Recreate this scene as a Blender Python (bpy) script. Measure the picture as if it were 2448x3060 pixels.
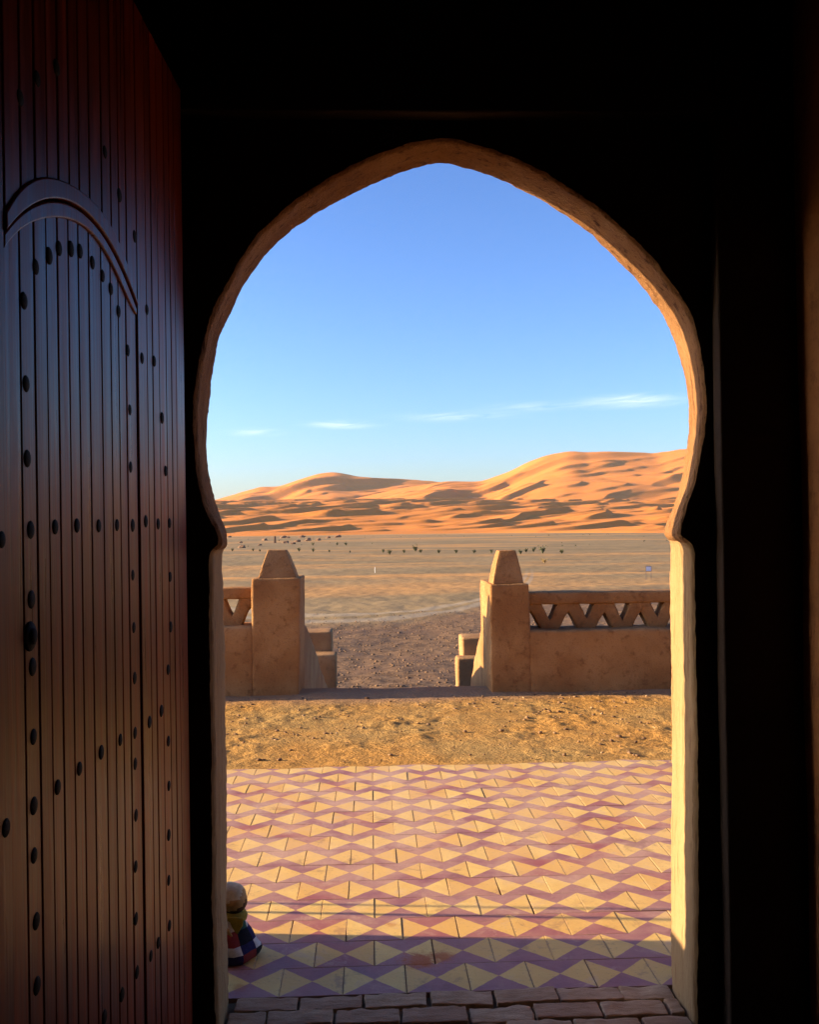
import bpy, bmesh, math, random
import numpy as np
from mathutils import Vector, Matrix, noise as mnoise

for o in list(bpy.data.objects):
    bpy.data.objects.remove(o)
scene = bpy.context.scene
COL = scene.collection
PI = math.pi
random.seed(7)

# ------------------------------------------------------------------ camera
cam_d = bpy.data.cameras.new('camera')
cam = bpy.data.objects.new('camera', cam_d)
COL.objects.link(cam)
cam_d.sensor_fit = 'VERTICAL'
cam_d.sensor_height = 36.0
cam_d.sensor_width = 28.8
cam_d.lens = 36.0 * 2950.0 / 3060.0
cam_d.clip_start = 0.05
cam_d.clip_end = 20000.0
cam.location = (0, 0, 1.45)
cam.rotation_mode = 'XYZ'
cam.rotation_euler = (Matrix.Rotation(math.radians(-2.31), 3, 'Z')
                      @ Matrix.Rotation(PI / 2 + math.radians(0.8914), 3, 'X')
                      @ Matrix.Rotation(-0.012, 3, 'Z')).to_euler('XYZ')
scene.camera = cam

# ------------------------------------------------------------------ sky and sun
SUN_EL = math.radians(13.0)      # low sun, far left and slightly ahead
SUN_AH = math.radians(6.5)
sun_dir = Vector((-math.cos(SUN_EL) * math.cos(SUN_AH), math.cos(SUN_EL) * math.sin(SUN_AH), math.sin(SUN_EL)))
world = bpy.data.worlds.new('World')
scene.world = world
world.use_nodes = True
wt = world.node_tree
for n in list(wt.nodes):
    wt.nodes.remove(n)


def wn(t, **kw):
    n = wt.nodes.new(t)
    for k, v in kw.items():
        setattr(n, k, v)
    return n


def wmath(op, a, b=None, c=None):
    n = wn('ShaderNodeMath', operation=op)
    for i, v in enumerate((a, b, c)):
        if v is None:
            continue
        if isinstance(v, (int, float)):
            n.inputs[i].default_value = v
        else:
            wt.links.new(v, n.inputs[i])
    return n.outputs[0]


sky = wn('ShaderNodeTexSky', sky_type='NISHITA')
sky.sun_disc = False
sky.sun_elevation = SUN_EL
sky.sun_rotation = math.radians(-(90 - 6.5))
sky.altitude = 700.0
sky.air_density = 1.0
sky.dust_density = 2.1
sky.ozone_density = 3.6
tc = wn('ShaderNodeTexCoord')
sx = wn('ShaderNodeSeparateXYZ')
wt.links.new(tc.outputs['Generated'], sx.inputs[0])
az = wmath('ARCTAN2', sx.outputs[0], sx.outputs[1])
el = wmath('ARCSINE', sx.outputs[2])
cmb = wn('ShaderNodeCombineXYZ')
wt.links.new(wmath('MULTIPLY', az, 9.0), cmb.inputs[0])
wt.links.new(wmath('MULTIPLY', wmath('ADD', el, wmath('MULTIPLY', az, -0.05)), 95.0), cmb.inputs[1])
nz = wn('ShaderNodeTexNoise')
nz.inputs['Scale'].default_value = 1.6
nz.inputs['Detail'].default_value = 4
nz.inputs['Roughness'].default_value = 0.62
nz.inputs['Distortion'].default_value = 0.6
wt.links.new(cmb.outputs[0], nz.inputs['Vector'])
# thin streaks of cloud low over the horizon: soft ellipses in azimuth and elevation, broken up by noise
ae = wn('ShaderNodeCombineXYZ')
wt.links.new(az, ae.inputs[0])
wt.links.new(el, ae.inputs[1])
cl = None
for (a0, e0, wa, we, s) in ((-0.030, 0.1045, 0.060, 0.0070, 0.85), (-0.115, 0.0970, 0.045, 0.0070, 0.55), (0.088, 0.1115, 0.095, 0.0085, 0.62),
                            (0.262, 0.1215, 0.080, 0.0110, 1.3), (0.165, 0.1195, 0.09, 0.0085, 0.4)):
    mp = wn('ShaderNodeMapping')
    mp.inputs['Scale'].default_value = (1 / wa, 1 / we, 1)
    mp.inputs['Location'].default_value = (-a0 / wa, -e0 / we, 0)
    wt.links.new(ae.outputs[0], mp.inputs['Vector'])
    gr = wn('ShaderNodeTexGradient', gradient_type='QUADRATIC_SPHERE')
    wt.links.new(mp.outputs[0], gr.inputs['Vector'])
    g = wmath('MULTIPLY', gr.outputs['Fac'], s)
    cl = g if cl is None else wmath('ADD', cl, g)
nzs = wn('ShaderNodeMapRange')
nzs.inputs[1].default_value = 0.36
nzs.inputs[2].default_value = 0.68
wt.links.new(nz.outputs[0], nzs.inputs[0])
cmask = wmath('MINIMUM', wmath('MULTIPLY', cl, nzs.outputs[0]), 0.85)
mixc = wn('ShaderNodeMix', data_type='RGBA', blend_type='MIX')
wt.links.new(wmath('MULTIPLY', cmask, 0.55), mixc.inputs['Factor'])
tint = wn('ShaderNodeMix', data_type='RGBA', blend_type='MULTIPLY')
tint.inputs['Factor'].default_value = 1.0
tint.inputs['B'].default_value = (0.96, 0.93, 1.02, 1)
sg_ = wn('ShaderNodeGamma')
sg_.inputs['Gamma'].default_value = 1.38
wt.links.new(sky.outputs[0], sg_.inputs['Color'])
wt.links.new(sg_.outputs[0], tint.inputs['A'])
wt.links.new(tint.outputs['Result'], mixc.inputs['A'])
mixc.inputs['B'].default_value = (9.0, 8.8, 8.6, 1)
bg = wn('ShaderNodeBackground')
bg.inputs['Strength'].default_value = 0.073
world.cycles.sampling_method = 'MANUAL'
world.cycles.sample_map_resolution = 512
wo = wn('ShaderNodeOutputWorld')
wt.links.new(mixc.outputs['Result'], bg.inputs['Color'])
wt.links.new(bg.outputs[0], wo.inputs['Surface'])

sun_d = bpy.data.lights.new('sun', 'SUN')
sun_d.energy = 5.0
sun_d.angle = math.radians(0.55)
sun_d.color = (1.0, 0.755, 0.45)
sun = bpy.data.objects.new('sun', sun_d)
COL.objects.link(sun)
sun.rotation_mode = 'QUATERNION'
sun.rotation_quaternion = (-sun_dir).to_track_quat('-Z', 'Y')
sun.location = sun_dir * 50

scene.view_settings.view_transform = 'Standard'
scene.view_settings.look = 'None'
scene.view_settings.exposure = 1.55
scene.view_settings.gamma = 1.0
scene.view_settings.use_curve_mapping = False
scene.render.engine = 'CYCLES'
cy = scene.cycles
cy.max_bounces = 4
cy.diffuse_bounces = 2
cy.glossy_bounces = 2
cy.use_denoising = True
cy.denoising_prefilter = 'NONE'
cy.denoising_input_passes = 'RGB_ALBEDO_NORMAL'
cy.caustics_reflective = False
cy.caustics_refractive = False
cy.sample_clamp_indirect = 4.0


# ------------------------------------------------------------------ materials
class M:
    """small node helper"""

    def __init__(self, name, rough=0.9, spec=0.2):
        self.m = bpy.data.materials.new(name)
        self.m.use_nodes = True
        self.t = self.m.node_tree
        self.p = self.t.nodes['Principled BSDF']
        self.p.inputs['Roughness'].default_value = rough
        self.p.inputs['Specular IOR Level'].default_value = spec
        self.geo = self.t.nodes.new('ShaderNodeNewGeometry')
        self.tc = self.t.nodes.new('ShaderNodeTexCoord')
        self.oi = self.t.nodes.new('ShaderNodeObjectInfo')
        self.pos = self.geo.outputs['Position']

    def link(self, a, b):
        if isinstance(a, (int, float)):
            b.default_value = a
        elif isinstance(a, (tuple, list)):
            b.default_value = tuple(a) + ((1,) if len(a) == 3 and b.type == 'RGBA' else ())
        else:
            self.t.links.new(a, b)

    def math(self, op, a, b=0.0, c=None, clamp=False):
        n = self.t.nodes.new('ShaderNodeMath')
        n.operation = op
        n.use_clamp = clamp
        self.link(a, n.inputs[0])
        self.link(b, n.inputs[1])
        if c is not None:
            self.link(c, n.inputs[2])
        return n.outputs[0]

    def scale(self, v, s):
        n = self.t.nodes.new('ShaderNodeMapping')
        n.inputs['Scale'].default_value = s
        self.link(v, n.inputs['Vector'])
        return n.outputs[0]

    def noise(self, vec, scale, detail=4, rough=0.55, dist=0.0):
        n = self.t.nodes.new('ShaderNodeTexNoise')
        n.inputs['Scale'].default_value = scale
        n.inputs['Detail'].default_value = detail
        n.inputs['Roughness'].default_value = rough
        n.inputs['Distortion'].default_value = dist
        self.link(vec, n.inputs['Vector'])
        return n.outputs[0]

    def voro(self, vec, scale, feat='F1'):
        n = self.t.nodes.new('ShaderNodeTexVoronoi')
        n.feature = feat
        n.inputs['Scale'].default_value = scale
        self.link(vec, n.inputs['Vector'])
        return n.outputs['Distance']

    def rng(self, v, a, b, lo=0.0, hi=1.0):
        n = self.t.nodes.new('ShaderNodeMapRange')
        self.link(v, n.inputs[0])
        n.inputs[1].default_value = a
        n.inputs[2].default_value = b
        n.inputs[3].default_value = lo
        n.inputs[4].default_value = hi
        n.interpolation_type = 'SMOOTHSTEP'
        return n.outputs[0]

    def mix(self, f, a, b, mode='MIX'):
        n = self.t.nodes.new('ShaderNodeMix')
        n.data_type = 'RGBA'
        n.blend_type = mode
        self.link(f, n.inputs['Factor'])
        self.link(a, n.inputs['A'])
        self.link(b, n.inputs['B'])
        return n.outputs['Result']

    def ramp(self, v, stops):
        n = self.t.nodes.new('ShaderNodeValToRGB')
        e = n.color_ramp.elements
        while len(e) < len(stops):
            e.new(0.5)
        for k, (p, c) in enumerate(stops):
            e[k].position = p
            e[k].color = tuple(c) + (1,)
        self.link(v, n.inputs[0])
        return n.outputs[0]

    def sep(self, v):
        n = self.t.nodes.new('ShaderNodeSeparateXYZ')
        self.link(v, n.inputs[0])
        return n.outputs

    def bump(self, h, dist=0.01, strength=1.0):
        n = self.t.nodes.new('ShaderNodeBump')
        n.inputs['Distance'].default_value = dist
        n.inputs['Strength'].default_value = strength
        self.link(h, n.inputs['Height'])
        self.link(n.outputs[0], self.p.inputs['Normal'])

    def col(self, c):
        self.link(c, self.p.inputs['Base Color'])
        return self

    def rough(self, r):
        self.link(r, self.p.inputs['Roughness'])
        return self


def mk_plaster(name, c1, c2, c3, fleck=0.5, bump=0.006, stretch=(1, 1, 1)):
    k = M(name, 0.95, 0.1)
    p = k.scale(k.pos, stretch)
    n1 = k.noise(p, 2.2, 5)
    n2 = k.noise(p, 14, 5, 0.65)
    n3 = k.noise(p, 70, 3, 0.7)
    c = k.mix(k.rng(n1, 0.32, 0.68), c1, c2)
    c = k.mix(k.math('MULTIPLY', k.rng(n2, 0.52, 0.72), fleck), c, c3)
    c = k.mix(k.math('MULTIPLY', k.rng(n3, 0.56, 0.72), fleck * 0.8), c, c3)
    k.col(c)
    h = k.math('ADD', k.math('MULTIPLY', n2, 0.6), k.math('MULTIPLY', n3, 0.4))
    k.bump(h, bump, 0.9)
    return k.m


MAT = {}
MAT['mud'] = mk_plaster('mud_plaster', (0.42, 0.23, 0.093), (0.30, 0.145, 0.054), (0.17, 0.075, 0.028), 0.65, 0.022)
MAT['mudcap'] = mk_plaster('mud_plaster_pale', (0.40, 0.225, 0.098), (0.30, 0.155, 0.064), (0.18, 0.09, 0.04), 0.6, 0.016)
MAT['lining'] = mk_plaster('straw_plaster', (0.30, 0.155, 0.066), (0.21, 0.098, 0.038), (0.07, 0.027, 0.010), 1.0, 0.020, (2.2, 2.2, 0.55))
MAT['jamb'] = mk_plaster('jamb_plaster', (0.39, 0.255, 0.125), (0.31, 0.185, 0.083), (0.17, 0.085, 0.035), 0.8, 0.008, (3.0, 3.0, 0.3))
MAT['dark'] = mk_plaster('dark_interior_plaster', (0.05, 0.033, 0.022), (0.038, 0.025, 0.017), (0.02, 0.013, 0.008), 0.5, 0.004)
MAT['room'] = mk_plaster('brown_room_plaster', (0.36, 0.16, 0.06), (0.28, 0.12, 0.045), (0.14, 0.06, 0.02), 0.6, 0.006)


def mk_tile():
    k = M('cement_tile', 0.62, 0.3)
    u, v, _ = k.sep(k.tc.outputs['UV'])
    w = k.noise(k.pos, 26, 3)
    ax = k.math('ABSOLUTE', k.math('SUBTRACT', u, 0.5))
    ay = k.math('ABSOLUTE', k.math('SUBTRACT', v, 0.5))
    d = k.math('ADD', k.math('SUBTRACT', ax, ay), k.math('MULTIPLY', k.math('SUBTRACT', w, 0.5), 0.05))
    yel = k.rng(d, -0.012, 0.012)
    n1 = k.noise(k.pos, 3.0, 5, 0.6)
    n2 = k.noise(k.pos, 11, 5, 0.65)
    n3 = k.noise(k.pos, 60, 4, 0.7)
    r = k.oi.outputs['Random']
    cy_ = k.mix(k.rng(n2, 0.3, 0.7), (0.72, 0.455, 0.105), (0.80, 0.56, 0.18))
    cy_ = k.mix(k.math('MULTIPLY', r, 0.75), cy_, (0.66, 0.36, 0.085))
    cp = k.mix(k.rng(n2, 0.3, 0.7), (0.27, 0.092, 0.098), (0.37, 0.175, 0.165))
    cp = k.mix(k.math('MULTIPLY', k.rng(r, 0.55, 1.0), 0.5), cp, (0.36, 0.085, 0.065))
    c = k.mix(yel, cp, cy_)
    # pale dust worn into the floor in broad patches, more where it is walked on least
    _, yy, _ = k.sep(k.pos)
    far = k.rng(yy, 3.3, 4.8, 0.15, 0.66)
    dust = k.math('MULTIPLY', k.rng(n1, 0.34, 0.60), far)
    dust = k.math('MULTIPLY', dust, k.rng(n3, 0.25, 0.7, 0.55, 1.0))
    dust = k.math('MULTIPLY', dust, k.math('SUBTRACT', 1.0, k.math('MULTIPLY', yel, 0.55)))
    c = k.mix(dust, c, (0.64, 0.43, 0.28))
    c = k.mix(k.math('MULTIPLY', k.rng(n3, 0.56, 0.72), 0.38), c, (0.26, 0.13, 0.07))
    # worn, dirt-filled tile edges and grimy blotches
    mx = k.math('MAXIMUM', ax, ay)
    ew = k.math('MULTIPLY', k.rng(k.math('ADD', mx, k.math('MULTIPLY', k.math('SUBTRACT', n3, 0.5), 0.10)), 0.462, 0.50), 0.55)
    c = k.mix(ew, c, (0.34, 0.20, 0.12))
    nbl = k.noise(k.pos, 5.5, 6, 0.72, 0.5)
    c = k.mix(k.math('MULTIPLY', k.rng(nbl, 0.54, 0.70), 0.5), c, (0.60, 0.40, 0.26))
    c = k.mix(k.math('MULTIPLY', k.rng(nbl, 0.44, 0.34), 0.40), c, (0.22, 0.10, 0.07))
    # rust stain on the near tiles
    for (px, py, rad, st) in ((0.150, 3.325, 0.085, 1.0), (0.225, 3.35, 0.060, 0.9), (0.06, 3.63, 0.03, 0.45), (-0.43, 3.17, 0.035, 0.5)):
        vm = k.t.nodes.new('ShaderNodeVectorMath')
        vm.operation = 'DISTANCE'
        k.link(k.pos, vm.inputs[0])
        vm.inputs[1].default_value = (px, py, 0)
        dd = k.math('ADD', vm.outputs['Value'], k.math('MULTIPLY', k.math('SUBTRACT', k.noise(k.pos, 38, 4, 0.7), 0.5), rad * 1.5))
        c = k.mix(k.math('MULTIPLY', k.rng(dd, rad * 0.25, rad, 1.0, 0.0), st), c, (0.40, 0.105, 0.012))
    k.col(c)
    k.rough(k.rng(n2, 0.3, 0.7, 0.5, 0.8))
    k.bump(n3, 0.0025, 0.6)
    return k.m


MAT['tile'] = mk_tile()


def mk_simple(name, c1, c2, scale=8, rough=0.85, spec=0.2, bump=0.004, obj=False, rnd=0.0, c3=None, stretch=None):
    k = M(name, rough, spec)
    p = k.tc.outputs['Object'] if obj else k.pos
    if stretch:
        p = k.scale(p, stretch)
    n = k.noise(p, scale, 5, 0.62)
    c = k.mix(k.rng(n, 0.3, 0.7), c1, c2)
    if c3:
        c = k.mix(k.math('MULTIPLY', k.oi.outputs['Random'], rnd), c, c3)
    k.col(c)
    if bump:
        k.bump(k.math('ADD', n, k.noise(p, scale * 6, 3, 0.7)), bump, 0.8)
    return k.m


MAT['brick'] = mk_simple('worn_brick', (0.42, 0.245, 0.125), (0.62, 0.41, 0.24), 18, 0.9, 0.15, 0.006, False, 0.5, (0.32, 0.14, 0.08), (0.6, 2.2, 1))
MAT['mortar'] = mk_simple('earth_mortar', (0.15, 0.09, 0.05), (0.20, 0.125, 0.07), 30, 0.95, 0.1, 0.006)
MAT['iron'] = mk_simple('dark_iron', (0.006, 0.005, 0.005), (0.016, 0.010, 0.007), 60, 0.75, 0.15, 0.001)
MAT['floor'] = mk_simple('dim_floor', (0.10, 0.06, 0.04), (0.14, 0.085, 0.055), 6, 0.9, 0.1, 0.004)


def mk_wood():
    k = M('varnished_plank', 0.36, 0.40)
    vm = k.t.nodes.new('ShaderNodeVectorMath')
    vm.operation = 'ADD'
    k.link(k.scale(k.tc.outputs['Object'], (38, 1.6, 38)), vm.inputs[0])
    cb = k.t.nodes.new('ShaderNodeCombineXYZ')
    k.link(k.math('MULTIPLY', k.oi.outputs['Random'], 40), cb.inputs[1])
    k.link(cb.outputs[0], vm.inputs[1])
    k.p.inputs['IOR'].default_value = 1.30
    g = k.noise(vm.outputs[0], 1.0, 5, 0.6, 0.4)
    b = k.noise(k.tc.outputs['Object'], 5, 4)
    c = k.mix(k.rng(g, 0.3, 0.72), (0.115, 0.013, 0.003), (0.29, 0.040, 0.009))
    c = k.mix(k.math('MULTIPLY', k.oi.outputs['Random'], 0.5), c, (0.09, 0.011, 0.004))
    c = k.mix(k.math('MULTIPLY', k.rng(b, 0.5, 0.75), 0.35), c, (0.04, 0.009, 0.004))
    k.col(c)
    k.rough(k.rng(g, 0.25, 0.75, 0.26, 0.44))
    k.bump(g, 0.0020, 0.6)
    return k.m


MAT['wood'] = mk_wood()


def mk_sand():
    k = M('dune_sand', 0.95, 0.05)
    n1 = k.noise(k.pos, 0.006, 4)
    n2 = k.noise(k.pos, 0.05, 4, 0.6)
    c = k.mix(k.rng(n1, 0.35, 0.65), (0.70, 0.245, 0.044), (0.65, 0.225, 0.042))
    c = k.mix(k.math('MULTIPLY', k.rng(n2, 0.4, 0.7), 0.35), c, (0.52, 0.18, 0.042))
    k.col(c)
    k.bump(k.noise(k.scale(k.pos, (1, 0.35, 1)), 0.35, 3), 0.25, 0.35)
    return k.m


MAT['sand'] = mk_sand()


def mk_desert():
    k = M('stony_desert', 0.95, 0.08)
    x, y, z = k.sep(k.pos)
    nb = k.noise(k.scale(k.pos, (0.6, 1, 1)), 0.022, 4, 0.5, 0.8)
    nm = k.noise(k.scale(k.pos, (0.8, 1, 1)), 0.13, 3, 0.55)
    nf = k.noise(k.pos, 1.6, 5, 0.7)
    grey = k.mix(k.rng(nm, 0.3, 0.7), (0.30, 0.205, 0.096), (0.22, 0.158, 0.075))
    sand = k.mix(k.rng(nf, 0.3, 0.7), (0.60, 0.30, 0.092), (0.52, 0.26, 0.085))
    m = k.rng(k.math('ADD', k.math('MULTIPLY', nb, 0.8), k.math('MULTIPLY', nm, 0.2)), 0.48, 0.60)
    m = k.math('MULTIPLY', m, k.rng(y, 28, 60, 0.15, 0.62))
    wv = k.math('ADD', k.math('MULTIPLY_ADD', x, 0.06, y), k.math('MULTIPLY', k.math('SUBTRACT', nb, 0.5), 26.0))
    for y0_, w_, st_ in ((60.0, 1.6, 0.75), (75.0, 2.2, 0.85), (96.0, 3.0, 0.5)):
        m = k.math('MAXIMUM', m, k.math('MULTIPLY', k.rng(k.math('ABSOLUTE', k.math('SUBTRACT', wv, y0_)), w_ * 0.4, w_ * 1.4, 1.0, 0.0), k.rng(nm, 0.3, 0.55, st_ * 0.4, st_)))
    m = k.math('MAXIMUM', m, k.rng(y, 460, 640))
    c = k.mix(m, grey, sand)
    # dark stony belt in front of the track
    lim = k.math('ADD', k.math('MULTIPLY_ADD', x, 0.55, 34.0), k.math('MULTIPLY', k.math('MULTIPLY', x, x), 0.22))
    dlim = k.math('SUBTRACT', y, k.math('ADD', lim, k.math('MULTIPLY', k.math('SUBTRACT', nm, 0.5), 5.0)))
    nst = k.noise(k.pos, 4.5, 5, 0.75)
    stony = k.mix(k.rng(nst, 0.35, 0.65), (0.105, 0.058, 0.032), (0.26, 0.152, 0.078))
    stony = k.mix(k.rng(k.noise(k.pos, 0.45, 4), 0.5, 0.68), stony, (0.16, 0.092, 0.055))
    nearf = k.rng(y, 42, 58, 1.0, 0.0)
    c = k.mix(k.math('MULTIPLY', k.rng(dlim, -3.0, 2.0, 0.92, 0.0), nearf), c, stony)
    # the pale wheel track, two ruts
    dl2 = k.math('SUBTRACT', y, lim)
    for off in (0.6, 3.2):
        rut = k.rng(k.math('ABSOLUTE', k.math('SUBTRACT', dl2, off)), 0.3, 1.1, 0.55, 0.0)
        c = k.mix(k.math('MULTIPLY', rut, k.rng(y, 60, 90, 1.0, 0.0)), c, (0.40, 0.32, 0.22))
    k.col(c)
    h = k.math('ADD', k.math('MULTIPLY', nf, 0.6), k.math('MULTIPLY', k.noise(k.pos, 9, 4, 0.7), 0.4))
    k.bump(h, 0.03, 0.8)
    return k.m


MAT['desert'] = mk_desert()


def mk_dirt():
    k = M('dry_earth', 0.95, 0.08)
    n1 = k.noise(k.pos, 0.9, 5, 0.6)
    n2 = k.noise(k.pos, 9, 6, 0.7)
    n3 = k.noise(k.pos, 45, 4, 0.7)
    c = k.mix(k.rng(n1, 0.35, 0.65), (0.50, 0.255, 0.065), (0.42, 0.255, 0.085))
    c = k.mix(k.math('MULTIPLY', k.rng(n2, 0.5, 0.7), 0.7), c, (0.28, 0.14, 0.045))
    c = k.mix(k.math('MULTIPLY', k.rng(n3, 0.55, 0.75), 0.6), c, (0.13, 0.075, 0.04))
    # purple-brown tone along the parapet, edge broken up by noise
    _, y, _ = k.sep(k.pos)
    f = k.rng(k.math('ADD', y, k.math('MULTIPLY', k.math('SUBTRACT', n1, 0.5), 0.9)), 8.0, 8.5)
    c = k.mix(k.math('MULTIPLY', f, 0.75), c, (0.33, 0.19, 0.115))
    k.col(c)
    k.bump(k.math('ADD', n2, k.math('MULTIPLY', n3, 0.6)), 0.035, 1.0)
    return k.m


MAT['dirt'] = mk_dirt()
MAT['stone_dark'] = mk_simple('dark_stone', (0.13, 0.074, 0.040), (0.25, 0.15, 0.08), 3, 0.9, 0.2, 0)
MAT['stone_pale'] = mk_simple('pale_stone', (0.20, 0.11, 0.05), (0.40, 0.27, 0.15), 7, 0.9, 0.2, 0)
MAT['rock'] = mk_simple('ruin_rock', (0.17, 0.095, 0.055), (0.27, 0.15, 0.08), 0.8, 0.9, 0.2, 0)
MAT['leaf'] = mk_simple('dusty_leaf', (0.055, 0.072, 0.028), (0.10, 0.10, 0.045), 2, 0.8, 0.2, 0)
MAT['straw'] = mk_simple('dry_grass', (0.42, 0.28, 0.10), (0.50, 0.34, 0.14), 2, 0.8, 0.2, 0)
MAT['signw'] = mk_simple('sign_white', (0.62, 0.60, 0.68), (0.70, 0.68, 0.74), 5, 0.6, 0.3, 0)
MAT['signb'] = mk_simple('sign_frame', (0.06, 0.06, 0.09), (0.09, 0.08, 0.10), 5, 0.6, 0.3, 0)
MAT['white'] = mk_simple('white_paint', (0.72, 0.68, 0.60), (0.78, 0.74, 0.66), 5, 0.7, 0.3, 0)


# ------------------------------------------------------------------ helpers
def link(o, parent=None):
    COL.objects.link(o)
    if parent:
        o.parent = parent
    return o


def tag(o, label=None, cat=None, group=None, kind=None):
    for k_, v in (('label', label), ('category', cat), ('group', group), ('kind', kind)):
        if v:
            o[k_] = v
    return o


def empty(name, loc=(0, 0, 0)):
    o = bpy.data.objects.new(name, None)
    o.empty_display_size = 0.1
    o.location = loc
    COL.objects.link(o)
    return o


def bm_obj(name, bm, mat, parent=None, smooth=True, origin=None):
    bmesh.ops.recalc_face_normals(bm, faces=bm.faces)
    if origin is not None:
        bmesh.ops.translate(bm, vec=-Vector(origin), verts=bm.verts)
    me = bpy.data.meshes.new(name)
    bm.to_mesh(me)
    bm.free()
    for m_ in (mat if isinstance(mat, (list, tuple)) else [mat]):
        me.materials.append(m_)
    if smooth:
        me.polygons.foreach_set('use_smooth', [True] * len(me.polygons))
    o = bpy.data.objects.new(name, me)
    link(o, parent)
    if origin is not None:
        o.location = Vector(origin) - (parent.location if parent else Vector())
    return o


def np_mesh(name, co, quads, mat, parent=None, smooth=True, tris=False):
    n = 3 if tris else 4
    me = bpy.data.meshes.new(name)
    me.vertices.add(len(co))
    me.vertices.foreach_set('co', np.asarray(co, np.float32).ravel())
    q = np.asarray(quads, np.int32)
    me.loops.add(q.size)
    me.loops.foreach_set('vertex_index', q.ravel())
    me.polygons.add(len(q))
    me.polygons.foreach_set('loop_start', np.arange(len(q), dtype=np.int32) * n)
    me.polygons.foreach_set('loop_total', np.full(len(q), n, np.int32))
    if smooth:
        me.polygons.foreach_set('use_smooth', np.ones(len(q), bool))
    me.update(calc_edges=True)
    me.validate()
    me.materials.append(mat)
    o = bpy.data.objects.new(name, me)
    return link(o, parent)


def box_bm(x0, x1, y0, y1, z0, z1):
    bm = bmesh.new()
    bmesh.ops.create_cube(bm, size=1)
    for v in bm.verts:
        v.co = Vector(((x0 + x1) / 2 + v.co.x * (x1 - x0), (y0 + y1) / 2 + v.co.y * (y1 - y0), (z0 + z1) / 2 + v.co.z * (z1 - z0)))
    return bm


def prism_bm(pts, axis, a, b):
    """extrude a closed 2-D outline along an axis from a to b"""
    bm = bmesh.new()

    def mkp(p, t):
        if axis == 'x':
            return Vector((t, p[0], p[1]))
        if axis == 'y':
            return Vector((p[0], t, p[1]))
        return Vector((p[0], p[1], t))
    va = [bm.verts.new(mkp(p, a)) for p in pts]
    vb = [bm.verts.new(mkp(p, b)) for p in pts]
    bm.faces.new(va)
    bm.faces.new(list(reversed(vb)))
    n = len(pts)
    for i in range(n):
        bm.faces.new((va[i], va[(i + 1) % n], vb[(i + 1) % n], vb[i]))
    bmesh.ops.recalc_face_normals(bm, faces=bm.faces)
    return bm


def soften(bm, bev=0.02, step=0.08, amp=0.006, freq=5.0, seed=0.0, ang=35):
    """hand-plastered look: rounded arrises, then sliced and pushed about by noise"""
    ed = [e for e in bm.edges if len(e.link_faces) == 2 and e.calc_face_angle(0) > math.radians(ang)]
    if bev:
        bmesh.ops.bevel(bm, geom=ed, offset=bev, segments=3, profile=0.55, affect='EDGES', clamp_overlap=True)
    for ax in range(3):
        c = [v.co[ax] for v in bm.verts]
        lo, hi = min(c), max(c)
        n = int((hi - lo) / step)
        for i in range(1, n + 1):
            t = lo + (hi - lo) * i / (n + 1)
            no = [0, 0, 0]
            no[ax] = 1
            pc = [0, 0, 0]
            pc[ax] = t
            bmesh.ops.bisect_plane(bm, geom=bm.verts[:] + bm.edges[:] + bm.faces[:], plane_co=pc, plane_no=no, dist=1e-5)
    bm.normal_update()
    for v in bm.verts:
        p = v.co * freq + Vector((seed, seed * 1.7, seed * 0.3))
        d = mnoise.noise(p) * amp + mnoise.noise(p * 3.1) * amp * 0.45 + mnoise.noise(p * 8.3) * amp * 0.2
        v.co += v.normal * d
    return bm


def plaster(name, bm, mat, parent, bev=0.02, step=0.08, amp=0.007, freq=5.0, seed=0.0):
    soften(bm, bev, step, amp, freq, seed)
    return bm_obj(name, bm, mat, parent)


rs = np.random.RandomState(3)
PERM = rs.permutation(512)
GRAD = rs.rand(512) * 2 * PI


def pn(x, y, seed=0):
    """2-D gradient noise, about -0.7 .. 0.7"""
    x = np.asarray(x, float) + seed * 37.17
    y = np.asarray(y, float) + seed * 11.71
    xi = np.floor(x).astype(int)
    yi = np.floor(y).astype(int)
    xf = x - xi
    yf = y - yi

    def g(ix, iy, dx, dy):
        a = GRAD[PERM[(PERM[ix & 511] + iy) & 511]]
        return np.cos(a) * dx + np.sin(a) * dy
    u = xf * xf * xf * (xf * (xf * 6 - 15) + 10)
    v = yf * yf * yf * (yf * (yf * 6 - 15) + 10)
    n00 = g(xi, yi, xf, yf)
    n10 = g(xi + 1, yi, xf - 1, yf)
    n01 = g(xi, yi + 1, xf, yf - 1)
    n11 = g(xi + 1, yi + 1, xf - 1, yf - 1)
    return (n00 * (1 - u) + n10 * u) * (1 - v) + (n01 * (1 - u) + n11 * u) * v


def fbm(x, y, o=4, seed=0):
    s = 0
    a = 1.0
    for i in range(o):
        s = s + a * pn(x * 2 ** i, y * 2 ** i, seed + i)
        a *= 0.5
    return s


def sst(a, b, v):
    t = np.clip((v - a) / (b - a), 0, 1)
    return t * t * (3 - 2 * t)


def grid_quads(nr, nc):
    i = np.arange(nr * nc).reshape(nr, nc)
    return np.stack([i[:-1, :-1].ravel(), i[:-1, 1:].ravel(), i[1:, 1:].ravel(), i[1:, :-1].ravel()], 1)


# ------------------------------------------------------------------ desert plain
TPY = [8.0, 8.95, 12.5, 17, 30, 60, 100, 200, 400, 900, 9000]
TPZ = [-0.30, -0.35, -1.35, -1.45, -1.7, -2.1, -2.35, -2.5, -2.6, -2.6, -2.6]


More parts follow.
